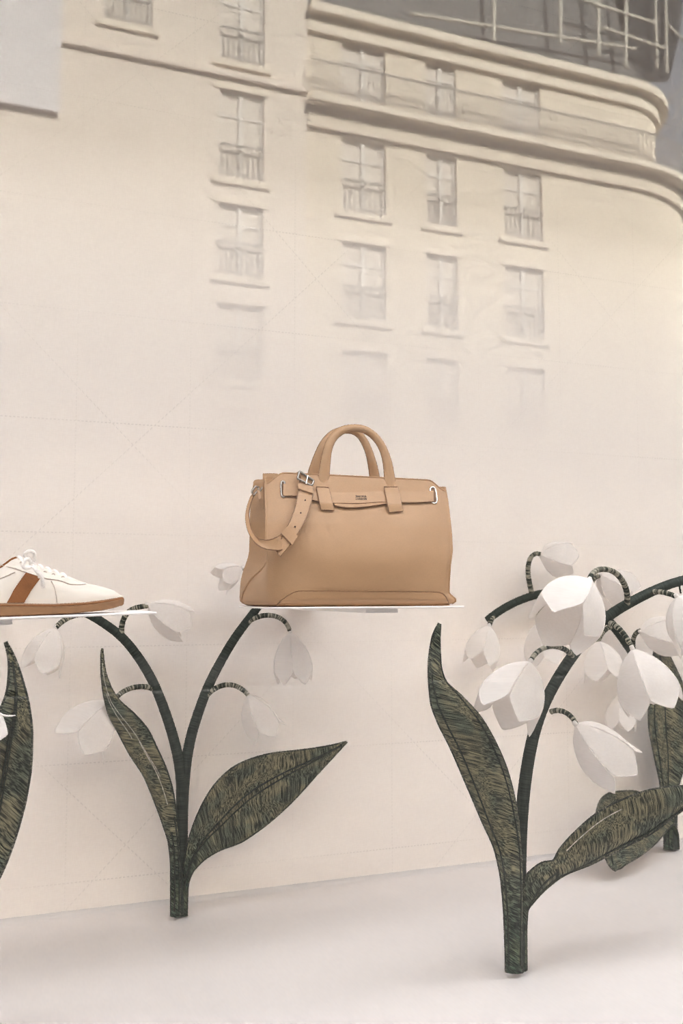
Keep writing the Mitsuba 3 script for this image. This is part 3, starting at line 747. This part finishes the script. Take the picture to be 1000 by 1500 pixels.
def strip(A, B, thick, mat, name, parent, n=40, m=6, label=None, puff=0.0):
    """A flat band between two edge curves of points."""
    a3, b3 = resample(A, n), resample(B, n)
    vv = np.linspace(0, 1, m)
    g = a3[:, None] * (1 - vv)[None, :, None] + b3[:, None] * vv[None, :, None]
    nr = np.cross(np.gradient(g, axis=0), np.gradient(g, axis=1)); nr /= np.linalg.norm(nr, axis=2, keepdims=True) + 1e-12
    if nr[..., 1].mean() > 0:
        nr = -nr
    pf = puff * np.sin(np.pi * vv)[None, :, None]
    mesh, uv = sheet(g + nr * (thick / 2 + pf), g - nr * thick / 2)
    return part(name, mesh, mat, parent, label=label, smooth=35)


def patch(poly_px, thick, mat, name, parent, off=0.0005, label=None, fn=None):
    """A panel laid on the front surface: outline in places of the photograph."""
    fn = fn or on_front
    P = np.array([fn(x, y, 0) for x, y in resample_closed(poly_px, 120)])
    poly = sg.Polygon(P[:, [0, 2]]).buffer(0)
    from shapely.ops import triangulate
    mesh = trimesh.creation.extrude_polygon(poly, 1.0, engine='earcut')
    for _ in range(3):
        mesh = mesh.subdivide()
    v = mesh.vertices
    top_ = v[:, 2]
    y = (front_y if fn is on_front else shoe_y)(v[:, 0], v[:, 1])
    mesh.vertices = np.stack([v[:, 0], y + 0.0015 - (off + thick + 0.0015) * top_, v[:, 1]], 1)
    if mesh.volume < 0:
        mesh.invert()
    return part(name, mesh, mat, parent, label=label, smooth=35)


def resample_closed(pts, n):
    p = np.array(list(pts) + [pts[0]], float)
    s = np.concatenate([[0], np.cumsum(np.linalg.norm(np.diff(p, axis=0), axis=1))])
    t = np.sort(np.concatenate([np.linspace(0, s[-1], n, endpoint=False), s[1:-1]]))
    return np.stack([np.interp(t, s, p[:, k]) for k in (0, 1)], 1)


patch([(405, 887.5), (413, 879), (424, 871), (434, 866.5), (442, 865.5), (540, 866), (636, 867), (646, 868.5), (652, 873), (656, 881), (658, 887)], 0.0012, 'mat_bag_strap', 'base_panel', bag)
seam = [on_front(x, y, 0.0019) for x, y in resample([(405, 887), (413, 879), (424, 871), (434, 866.5), (442, 865.5), (540, 866), (636, 867), (646, 868.5), (652, 873), (656, 881), (657.5, 886)], 70)]
part('seam', tube(np.array(seam), 0.0006, 6)[0], 'mat_bag_edge', bag)
# piping from the front edge down round the gusset
pp = []
for s in np.linspace(0.985, 0.02, 70):
    kk = s * 59; i0 = min(int(kk), 58); fr_ = kk - i0
    f = np.interp(s, [0, 0.03, 0.10, 0.22, 0.36, 0.48, 1], [0.80, 0.86, 0.80, 0.62, 0.30, 0.06, 0.0])
    jj = (NP - f * 78) % NP; j0 = int(jj) % NP; fj = jj - int(jj)
    g0 = body[i0] * (1 - fr_) + body[i0 + 1] * fr_
    p = g0[j0] * (1 - fj) + g0[(j0 + 1) % NP] * fj
    pp.append(p + np.array([-0.0006, -0.0008, 0]))
part('piping', tube(np.array(pp), 0.0017, 8)[0], 'mat_bag_strap', bag)
pp = np.array([body[i0][SEG[0] + 3] + [0.0008, -0.0004, 0] for i0 in range(1, 59)])
part('piping', tube(pp, 0.0016, 8)[0], 'mat_bag_strap', bag)
# rim line along the clipped top edge
rim = body[-1][:SEG[0]] + np.array([0, -0.0003, 0.0004])
part('top_edge', tube(rim, 0.0011, 6)[0], 'mat_bag_strap', bag)

# belt
bt = [(414.6, 709), (437, 710), (458, 716), (485, 722.5), (520, 722), (560, 720), (600, 720.5), (634.5, 719)]
bb = [(414.6, 726), (437, 726.5), (460, 733), (485, 737), (520, 737.5), (560, 735.5), (600, 736), (634.5, 734.5)]
offs = [0.0036, 0.0042, 0.0042, 0.004, 0.0045, 0.004, 0.0042, 0.0036]
belt = strip([on_front(x, y, o) for (x, y), o in zip(bt, offs)], [on_front(x, y, o) for (x, y), o in zip(bb, offs)], 0.0028, 'mat_bag_strap', 'belt', bag, n=60)
lo = [on_front(x, y, o + 0.0002) for (x, y), o in zip(bb, offs)]
part('belt_edge', tube(resample(lo, 60), 0.0009, 6)[0], 'mat_bag_edge', bag)
b2t = [(489, 737.5), (510, 738.5), (532, 738.2), (553, 736.5), (569, 735)]
b2b = [(490, 740.5), (510, 743.6), (532, 742.6), (553, 739.8), (570, 737)]
strip([on_front(x, y, 0.003) for x, y in b2t], [on_front(x, y, 0.004) for x, y in b2b], 0.0024, 'mat_bag_strap', 'belt_loop', bag, n=40)
part('belt_edge', tube(resample([on_front(x, y, 0.0045) for x, y in b2b], 40), 0.0008, 6)[0], 'mat_bag_edge', bag)
# handle tabs
for quad in (((463, 713), (480.8, 714), (488.5, 747.5), (470, 746.5)), ((562, 713), (582, 713), (589.5, 748.5), (569.5, 750.5))):
    tl, tr, br, bl = quad
    lerp = lambda a, b, t: (a[0] + (b[0] - a[0]) * t, a[1] + (b[1] - a[1]) * t)
    oo = lambda t: 0.0075 if t < 0.75 else 0.0075 - (t - 0.75) * 0.018
    Lp = [on_front(*lerp(tl, bl, t), oo(t)) for t in np.linspace(0, 1, 12)]
    Rp = [on_front(*lerp(tr, br, t), oo(t)) for t in np.linspace(0, 1, 12)]
    strip(Lp, Rp, 0.0035, 'mat_bag_strap', 'handle_tab', bag, n=24, puff=0.0006)
    part('tab_edge', tube(np.array([on_front(*lerp(tl, tr, q_), 0.0102) for q_ in (0, 0.5, 1)]), 0.0007, 6)[0], 'mat_bag_edge', bag)
    edge = np.vstack([resample(Lp, 20), resample([Lp[-1], Rp[-1]], 10), resample(Rp[::-1], 20)])
    part('tab_edge', tube(edge + np.array([0, -0.0008, 0]), 0.0010, 6)[0], 'mat_bag_edge', bag)
# handles
def handle(hm, pts):
    hk = part('handle', hm, 'mat_bag_strap', bag)
    t_ = np.gradient(pts, axis=0); t_ /= np.linalg.norm(t_, axis=1, keepdims=True)
    a_ = np.cross(t_, [0.0, -1.0, 0.05]); a_ /= np.linalg.norm(a_, axis=1, keepdims=True)
    rad = np.interp(np.abs(np.linspace(-1, 1, len(pts))), [0, 0.5, 0.8, 1], [0.0062, 0.0077, 0.0101, 0.0107])[:, None]
    for sg_ in (-1, 1):
        part('edge_paint', tube((pts + sg_ * a_ * rad)[4:-4], 0.0007, 6)[0], 'mat_bag_edge', hk)


hp = [(474, 722), (473.5, 708), (477, 674), (484, 647), (498, 632), (517, 627), (535, 630), (552, 643.5), (563, 663), (568.5, 686), (571, 708), (572.5, 722)]
pts = spline(np.array([at(x, y, 1.545 + 0.012 * math.sin(math.pi * t)) for (x, y), t in zip(hp, np.linspace(0, 1, len(hp)))]), 90)
u = np.abs(np.linspace(-1, 1, 90))
hm, _ = tube(pts, np.interp(u, [0, 0.5, 0.8, 1], [0.0062, 0.0078, 0.0102, 0.0108]), 20, flat=np.interp(u, [0, 0.5, 0.8, 1], [1.25, 0.75, 0.32, 0.26]))
handle(hm, pts)
hp = [(455, 716), (458.5, 694), (465, 671), (475, 649), (489, 635), (506, 630), (521, 633), (533, 646), (542, 668), (547, 690), (550, 716)]
pts = spline(np.array([at(x, y, 1.648 - 0.012 * math.sin(math.pi * t)) for (x, y), t in zip(hp, np.linspace(0, 1, len(hp)))]), 90)
hm, _ = tube(pts, np.interp(u, [0, 0.5, 0.8, 1], [0.0062, 0.0075, 0.0100, 0.0105]), 20, flat=np.interp(u, [0, 0.5, 0.8, 1], [1.25, 0.75, 0.32, 0.26]))
handle(hm, pts)


def stadium(cx, cy, hw, hh, lean, off, n=60):
    out = []
    for t in np.linspace(0, 2 * np.pi, n, endpoint=False):
        x, y = hw * np.sign(np.cos(t)) * abs(np.cos(t)) ** 0.8, hh * np.sign(np.sin(t)) * abs(np.sin(t)) ** 0.55
        out.append(on_front(cx + x + lean * y, cy + y, off))
    return np.array(out)


for cx, cy, hw, hh, lean in ((634.5, 725.5, 4.4, 11.8, 0.12), (414.5, 716.5, 3.0, 11.5, 0.04)):
    ek = part('eyelet', tube(stadium(cx, cy, hw, hh, lean, 0.001), 0.0018, 8, closed=True)[0], 'mat_steel' if cx > 500 else 'mat_gunmetal', bag, label='oblong silver metal eyelet' if cx > 500 else 'oblong dark metal eyelet')
    slot = np.array([[p[0], p[2]] for p in stadium(cx, cy, hw * 0.8, hh * 0.85, lean, 0.0)])
    mm = trimesh.creation.extrude_polygon(sg.Polygon(slot).buffer(0), 1.0, engine='earcut')
    vv = mm.vertices
    mm.vertices = np.stack([vv[:, 0], front_y(vv[:, 0], vv[:, 1]) + 0.002 - 0.0026 * vv[:, 2], vv[:, 1]], 1)
    part('slot', mm, 'mat_bag_lining', ek)

# embossed name on the belt
for text, px, py, hpx in (('IMC NIS', 520.6, 728.2, 2.5), ('LONDON', 520.6, 731.9, 2.3)):
    tm = meshkit.text_mesh(text, 1.0, 0.2, bold=True)
    x1 = tm.vertices[:, 0].max()
    width_px = 15.5 if len(text) > 6 else 16.5
    vv = tm.vertices
    out = np.array([on_front(px + a_ / x1 * width_px, py - b_ * hpx, 0.0062 + 0.0008 * (c_ > 0.1)) for a_, b_, c_ in vv])
    part('lettering', trimesh.Trimesh(out, tm.faces, process=False), 'mat_ink', bag, label='tiny dark stamped lettering')

# shoulder strap
pairs = [((372, 724), (367, 727), 1.635), ((366, 741), (361.5, 743), 1.61), ((364.5, 760), (359.5, 763), 1.565), ((370, 780), (365.5, 784), 1.515), ((379, 789.5), (376, 797.5), 1.490),
         ((391, 791.5), (391, 804.5), 1.478), ((403, 788), (407, 806), 1.474)]
A = [at(*p[0], p[2] + 0.002) for p in pairs]; B = [at(*p[1], p[2] - 0.001) for p in pairs]
for a_, b_, o in (((413, 781), (424, 799), 0.022), ((421, 770), (434.5, 783), 0.019), ((428.5, 753), (444.5, 766), 0.016), ((433.5, 737), (452.5, 745), 0.014), ((436.5, 718), (457.5, 721), 0.013), ((439, 701), (457, 704), 0.013)):
    A.append(on_front(*a_, o)); B.append(on_front(*b_, o))
strap = strip(A, B, 0.0032, 'mat_bag_strap', 'shoulder_strap', bag, n=110, m=7)
part('strap_edge', tube(resample(A, 110) + np.array([0, -0.0012, 0]), 0.0009, 6)[0], 'mat_bag_edge', strap)
part('strap_edge', tube(resample(B, 110) + np.array([0, -0.0012, 0]), 0.0009, 6)[0], 'mat_bag_edge', strap)
for hx, hy, o in ((449, 716.5, 0.0152), (447, 732.6, 0.0158), (440.3, 751.3, 0.0175), (432, 771.5, 0.021)):
    c = on_front(hx, hy, o)
    d = trimesh.creation.cylinder(0.0013, 0.0012, sections=14); d.apply_transform(trimesh.transformations.rotation_matrix(math.pi / 2, [1, 0, 0])); d.apply_translation(c)
    part('strap_hole', d, 'mat_ink', strap)
tl = strip([on_front(x, y, 0.031) for x, y in ((417, 777), (411, 791), (404.8, 805.5), (409.5, 814.0))], [on_front(x, y, 0.031) for x, y in ((429, 791), (424, 799), (416, 808.5), (411, 814.8))], 0.003, 'mat_bag_strap', 'strap_tail', bag, n=30)
strip([on_front(x, y, 0.0335) for x, y in ((411.5, 781.5), (417, 775), (422.5, 769.5))][::-1], [on_front(x, y, 0.0335) for x, y in ((427.5, 798.5), (431.5, 792.5), (436, 786))][::-1], 0.003, 'mat_bag_strap', 'keeper', bag, n=16)
part('tail_edge', tube(np.vstack([resample([on_front(x, y, 0.0326) for x, y in ((417, 777), (411, 791), (404.8, 805.5), (409.5, 814.0), (411, 814.8))], 30), resample([on_front(x, y, 0.0326) for x, y in ((416, 808.5), (424, 799), (429, 791))], 16)]), 0.0008, 6)[0], 'mat_bag_edge', tl)
part('keeper_edge', tube(np.array([on_front(x, y, 0.0352) for x, y in ((411.5, 781.5), (419, 789), (427.5, 798.5))]), 0.0009, 6)[0], 'mat_bag_edge', bag)
fold = []
for dy in (0.0, 0.004):
    fold.append([[at(x, y, 1.566 + dy) for x in np.linspace(x0_, x1_, 5)] for x0_, x1_, y in ((385.0, 404.5, 693.3), (384.6, 409, 695), (384.4, 409, 705), (384.6, 405, 718), (385.4, 402, 745))])
part('gusset_fold', sheet(np.array(fold[0]), np.array(fold[1]))[0], 'mat_bag', bag)
strip([on_front(x, y, 0.017) for x, y in ((436, 707.5), (436.5, 716))], [on_front(x, y, 0.017) for x, y in ((457.5, 713), (458.5, 723.5))], 0.003, 'mat_bag_strap', 'keeper', bag, n=10)
part('keeper_edge', tube(np.array([on_front(x, y, 0.0176) for x, y in ((436.5, 716), (447, 717.5), (458.5, 723.5))]), 0.0011, 6)[0], 'mat_bag_edge', bag)
# buckle: square frame and prong, strap end that carries it back over the top
bq = [(438.5, 690.5), (459.5, 704), (456.5, 711.5), (435.5, 701)]
ring = np.vstack([np.linspace(on_front(*bq[k_], 0.018), on_front(*bq[(k_ + 1) % 4], 0.018), 10, endpoint=False) for k_ in range(4)])
ring = gaussian_filter1d(ring, 0.8, axis=0, mode='wrap')
bk_ = part('buckle', tube(ring, 0.0020, 8, closed=True)[0], 'mat_gunmetal', bag, label='square dark steel buckle')
part('prong', tube(np.linspace(on_front(450.5, 696.5, 0.0205), on_front(448, 709, 0.0205), 6), 0.0012, 8)[0], 'mat_steel', bk_)
strip([at(431, 700, 1.60), at(433, 693.5, 1.575), on_front(440, 695, 0.014), on_front(440.5, 703, 0.012)], [at(447, 706, 1.60), at(446, 697.5, 1.575), on_front(455, 702, 0.014), on_front(456, 707, 0.012)], 0.003, 'mat_bag_strap', 'strap_anchor', bag, n=24)
part('strap_clip', tube(np.array([at(x, y, 1.628) for x, y in ((369, 719), (374, 712.5), (379, 713.5), (377, 719), (372, 725), (369, 722))]), 0.0020, 8, closed=True)[0], 'mat_gunmetal', bag, label='dark metal strap ring')
part('strap_clip', tube(np.array([at(x, y, 1.622) for x, y in ((377, 715), (381, 719), (384.5, 713.5))]), 0.0018, 8)[0], 'mat_gunmetal', bag)
strip([at(376, 716, 1.624), at(379, 732, 1.615)], [at(379.5, 715, 1.624), at(382.5, 730, 1.615)], 0.003, 'mat_bag_strap', 'side_tab', bag, n=10)

# ------------------------------------------------------------------ sneaker
shoe = thing('sneaker', 'white leather sneaker with brown side stripe and gum sole on left shelf', 'shoe')
SX0, SX1 = -112.0, 180.0
YS = SHOE_Y + 0.075                       # centre line
xs0, xs1 = at(SX0, 890, YS - 0.03)[0], at(SX1, 885, YS - 0.01)[0]
SL = xs1 - xs0
shelf_z = lambda x: M_shoe[2, 3] + (x - M_shoe[0, 3]) * (M_shoe[2, 0] / M_shoe[0, 0])
NS = 90
l = (1 - np.cos(np.linspace(0, np.pi, NS))) / 2
near = lambda l_: np.interp(l_, [0, 0.04, 0.15, 0.35, 0.55, 0.72, 0.86, 0.95, 1], [0.004, 0.021, 0.032, 0.033, 0.036, 0.046, 0.045, 0.033, 0.010])
far = lambda l_: np.interp(l_, [0, 0.04, 0.15, 0.35, 0.55, 0.72, 0.86, 0.95, 1], [0.004, 0.020, 0.031, 0.030, 0.032, 0.042, 0.037, 0.026, 0.010])
gs = lambda a_, s_=2: gaussian_filter1d(a_, s_, mode='nearest')
wn_, wf_ = gs(near(l)), gs(far(l))
xs = xs0 + l * SL
px_of = lambda x: np.interp(x, [at(p, 890, YS - 0.04)[0] for p in range(-140, 221, 4)], np.arange(-140, 221, 4))
pxs = px_of(xs)
ypx_z = lambda p, y: at(p, y, YS - 0.042)[2]
sole_bot = np.array([shelf_z(x) for x in xs]) + np.interp(pxs, [-112, 60, 110, 150, 172, 181], [0.0008, 0.0008, 0.0014, 0.0040, 0.0072, 0.0092])
sole_top = np.array([ypx_z(p, np.interp(p, [-112, 0, 80, 126, 161, 181], [886, 883.5, 884.6, 882, 877.5, 874.5])) for p in pxs])
up_y = PchipInterpolator([-112, -100, -80, -50, -20, 0, 12, 23, 36, 50, 74, 99, 129, 150, 161, 172, 180], [838, 818, 822, 836, 838, 832, 823, 815.5, 818, 825, 834, 842, 853.5, 858.5, 861.5, 865.5, 872])
up_top = np.array([ypx_z(p, up_y(np.clip(p, -112, 180))) for p in pxs])
up_top = np.maximum(up_top, sole_top - 0.002)
# sole: side walls from the plan outline
ringx = np.concatenate([xs, xs[::-1]]); side = np.concatenate([np.full(NS, -1), np.full(NS, 1)])
lay = []
for t, grow in ((0, -0.003), (0.12, 0.0), (0.5, 0.0012), (0.85, 0.0008), (1.0, -0.0008), (1.0, -0.006)):
    ww = np.concatenate([-(wn_ + grow + 0.003), (wf_ + grow + 0.003)[::-1]])
    zz = np.concatenate([sole_bot + (sole_top - sole_bot) * t, (sole_bot + (sole_top - sole_bot) * t)[::-1]])
    gx = (l - 0.5) * 2 * grow
    lay.append(np.stack([ringx + np.concatenate([gx, gx[::-1]]), YS + ww, zz], 1))
lay = np.array(lay)
n_ = lay.shape[1]
i, j = np.meshgrid(np.arange(len(lay) - 1), np.arange(n_), indexing='ij')
q = np.stack([i * n_ + j, i * n_ + (j + 1) % n_, (i + 1) * n_ + (j + 1) % n_, (i + 1) * n_ + j], -1).reshape(-1, 4)
capq = np.array([[k_, k_ + 1, 2 * NS - 2 - k_, 2 * NS - 1 - k_] for k_ in range(NS - 1)])
q = np.vstack([q, capq[:, ::-1], capq + (len(lay) - 1) * n_])
sm = trimesh.Trimesh(lay.reshape(-1, 3), np.vstack([q[:, [0, 1, 2]], q[:, [0, 2, 3]]]), process=False)
if sm.volume < 0:
    sm.invert()
sole = part('sole', sm, 'mat_gum', shoe, label='brown gum rubber sole', smooth=40)
st = np.stack([xs, YS - wn_ - 0.0042, sole_bot + (sole_top - sole_bot) * 0.84], 1)[6:-1]
part('welt_stitch', tube(st, 0.0007, 6)[0], 'mat_shoe_brown', sole)
# upper
NT = 31
th = np.linspace(0, np.pi, NT)
U = np.zeros((NS, NT, 3))
for k_ in range(NS):
    h_ = up_top[k_] - sole_top[k_] + 0.002
    c_, s_ = np.cos(th), np.sin(th)
    yy = np.sign(c_) * np.abs(c_) ** 0.62
    pin = 1 - 0.33 * np.clip(h_ / 0.07, 0, 1) * s_ ** 2
    U[k_, :, 1] = YS + np.where(yy < 0, yy * wn_[k_], yy * wf_[k_]) * pin
    U[k_, :, 0] = xs[k_]
    U[k_, :, 2] = sole_top[k_] - 0.002 + h_ * s_ ** 0.72
U = gaussian_filter1d(U, 1.0, axis=0, mode='nearest')
i, j = np.meshgrid(np.arange(NS - 1), np.arange(NT - 1), indexing='ij')
q = np.stack([i * NT + j, i * NT + j + 1, (i + 1) * NT + j + 1, (i + 1) * NT + j], -1).reshape(-1, 4)
base = np.array([[k_ * NT, (k_ + 1) * NT, (k_ + 1) * NT + NT - 1, k_ * NT + NT - 1] for k_ in range(NS - 1)])
q = np.vstack([q, base])
um = trimesh.Trimesh(U.reshape(-1, 3), np.vstack([q[:, [0, 1, 2]], q[:, [0, 2, 3]]]), process=False)
um.fix_normals()
part('upper', um, 'mat_shoe', shoe, smooth=60)
nearp = U[:, NT // 2:].reshape(-1, 3)
sY, sYn = LinearNDInterpolator(nearp[:, [0, 2]], nearp[:, 1]), NearestNDInterpolator(nearp[:, [0, 2]], nearp[:, 1])


def shoe_y(x, z):
    y = sY(x, z)
    return np.where(np.isnan(y), sYn(x, z), y)


def on_shoe(px, py, off=0.0):
    Y = YS - 0.04
    for _ in range(6):
        p = at(px, py, Y)
        Y = float(shoe_y(p[0], p[2])) - off
    return at(px, py, Y)


patch([(38, 838.6), (60, 845.5), (47, 863), (35, 883), (10, 883), (22, 861)], 0.0012, 'mat_shoe_brown', 'stripe', shoe, fn=on_shoe, label='rust brown suede side stripe')
patch([(5, 829), (23, 818), (36, 820.5), (52, 829), (75, 838), (98, 846), (118, 852.5), (126, 855), (118, 856.3), (104, 855.5), (88, 850.5), (66, 847), (40, 839), (18, 832)], 0.0010, 'mat_shoe', 'eyestay', shoe, fn=on_shoe)
for line in (((-8, 826), (18, 832), (40, 839), (66, 847), (88, 850.5), (104, 856), (118, 856.5), (129, 854.5)), ((75, 851), (80, 862), (83, 882)), ((-30, 860), (-5, 850), (22, 838))):
    part('seam', tube(np.array([on_shoe(x, y, 0.0012) for x, y in resample(line, 40)]), 0.0005, 6)[0], 'mat_stitch', shoe)
part('collar_lining', tube(np.array([on_shoe(x, y, 0.0008) for x, y in resample([(-60, 836), (-30, 839), (-12, 836), (0, 831), (10, 824), (18, 818.5), (24, 816.5)], 40)]), 0.0014, 8)[0], 'mat_shoe_brown', shoe, label='brown leather collar edge')
# laces: bars across the throat, a bow with two loops and two ends
for px, py in ((30, 818), (50, 826), (61, 830.5), (72, 834.5), (83, 838.5), (95, 843)):
    c = on_shoe(px, py + 2, 0.001)
    p = np.array([c + [0.003, -0.001, -0.005], c + [0.001, -0.001, 0.0], c + [-0.001, 0.006, 0.004], c + [-0.002, 0.020, 0.0055], c + [-0.002, 0.036, 0.003]])
    m_, uv_ = tube(spline(p, 24), 0.0026, 10, flat=0.6)
    part('lace', m_, 'mat_lace', shoe, uv=uv_)
for px, py in ((31, 825), (49, 831), (66, 838.5), (78, 842), (92, 846)):
    d = trimesh.creation.torus(0.0019, 0.0006, 16, 8); d.apply_transform(trimesh.transformations.rotation_matrix(math.pi / 2, [1, 0, 0])); d.apply_translation(on_shoe(px, py, 0.0014))
    part('eyelet', d, 'mat_stitch', shoe)
kn = at(47, 826, YS - 0.035)
for loop in ([(47, 826), (40, 818), (36, 812), (42, 807.5), (49, 808.5), (51, 816), (48, 826)], [(46, 828), (40, 832), (34, 830), (36, 822), (41, 818), (46, 826)], [(48, 828), (54, 836), (60, 842), (62, 850), (64, 860)], [(47, 827), (51, 833), (56, 840), (58, 846)]):
    yy = YS - 0.040 - 0.006 * np.sin(np.linspace(0, np.pi, len(loop)))
    m_, uv_ = tube(spline(ats(loop, yy), 40), 0.0027, 10, flat=0.55)
    part('lace', m_, 'mat_lace', shoe, uv=uv_)
kt = trimesh.creation.icosphere(2, 0.0045); kt.apply_scale([1.1, 0.9, 1.2]); kt.apply_translation(kn + [0, -0.004, 0])
part('lace_knot', kt, 'mat_lace', shoe, smooth=True)
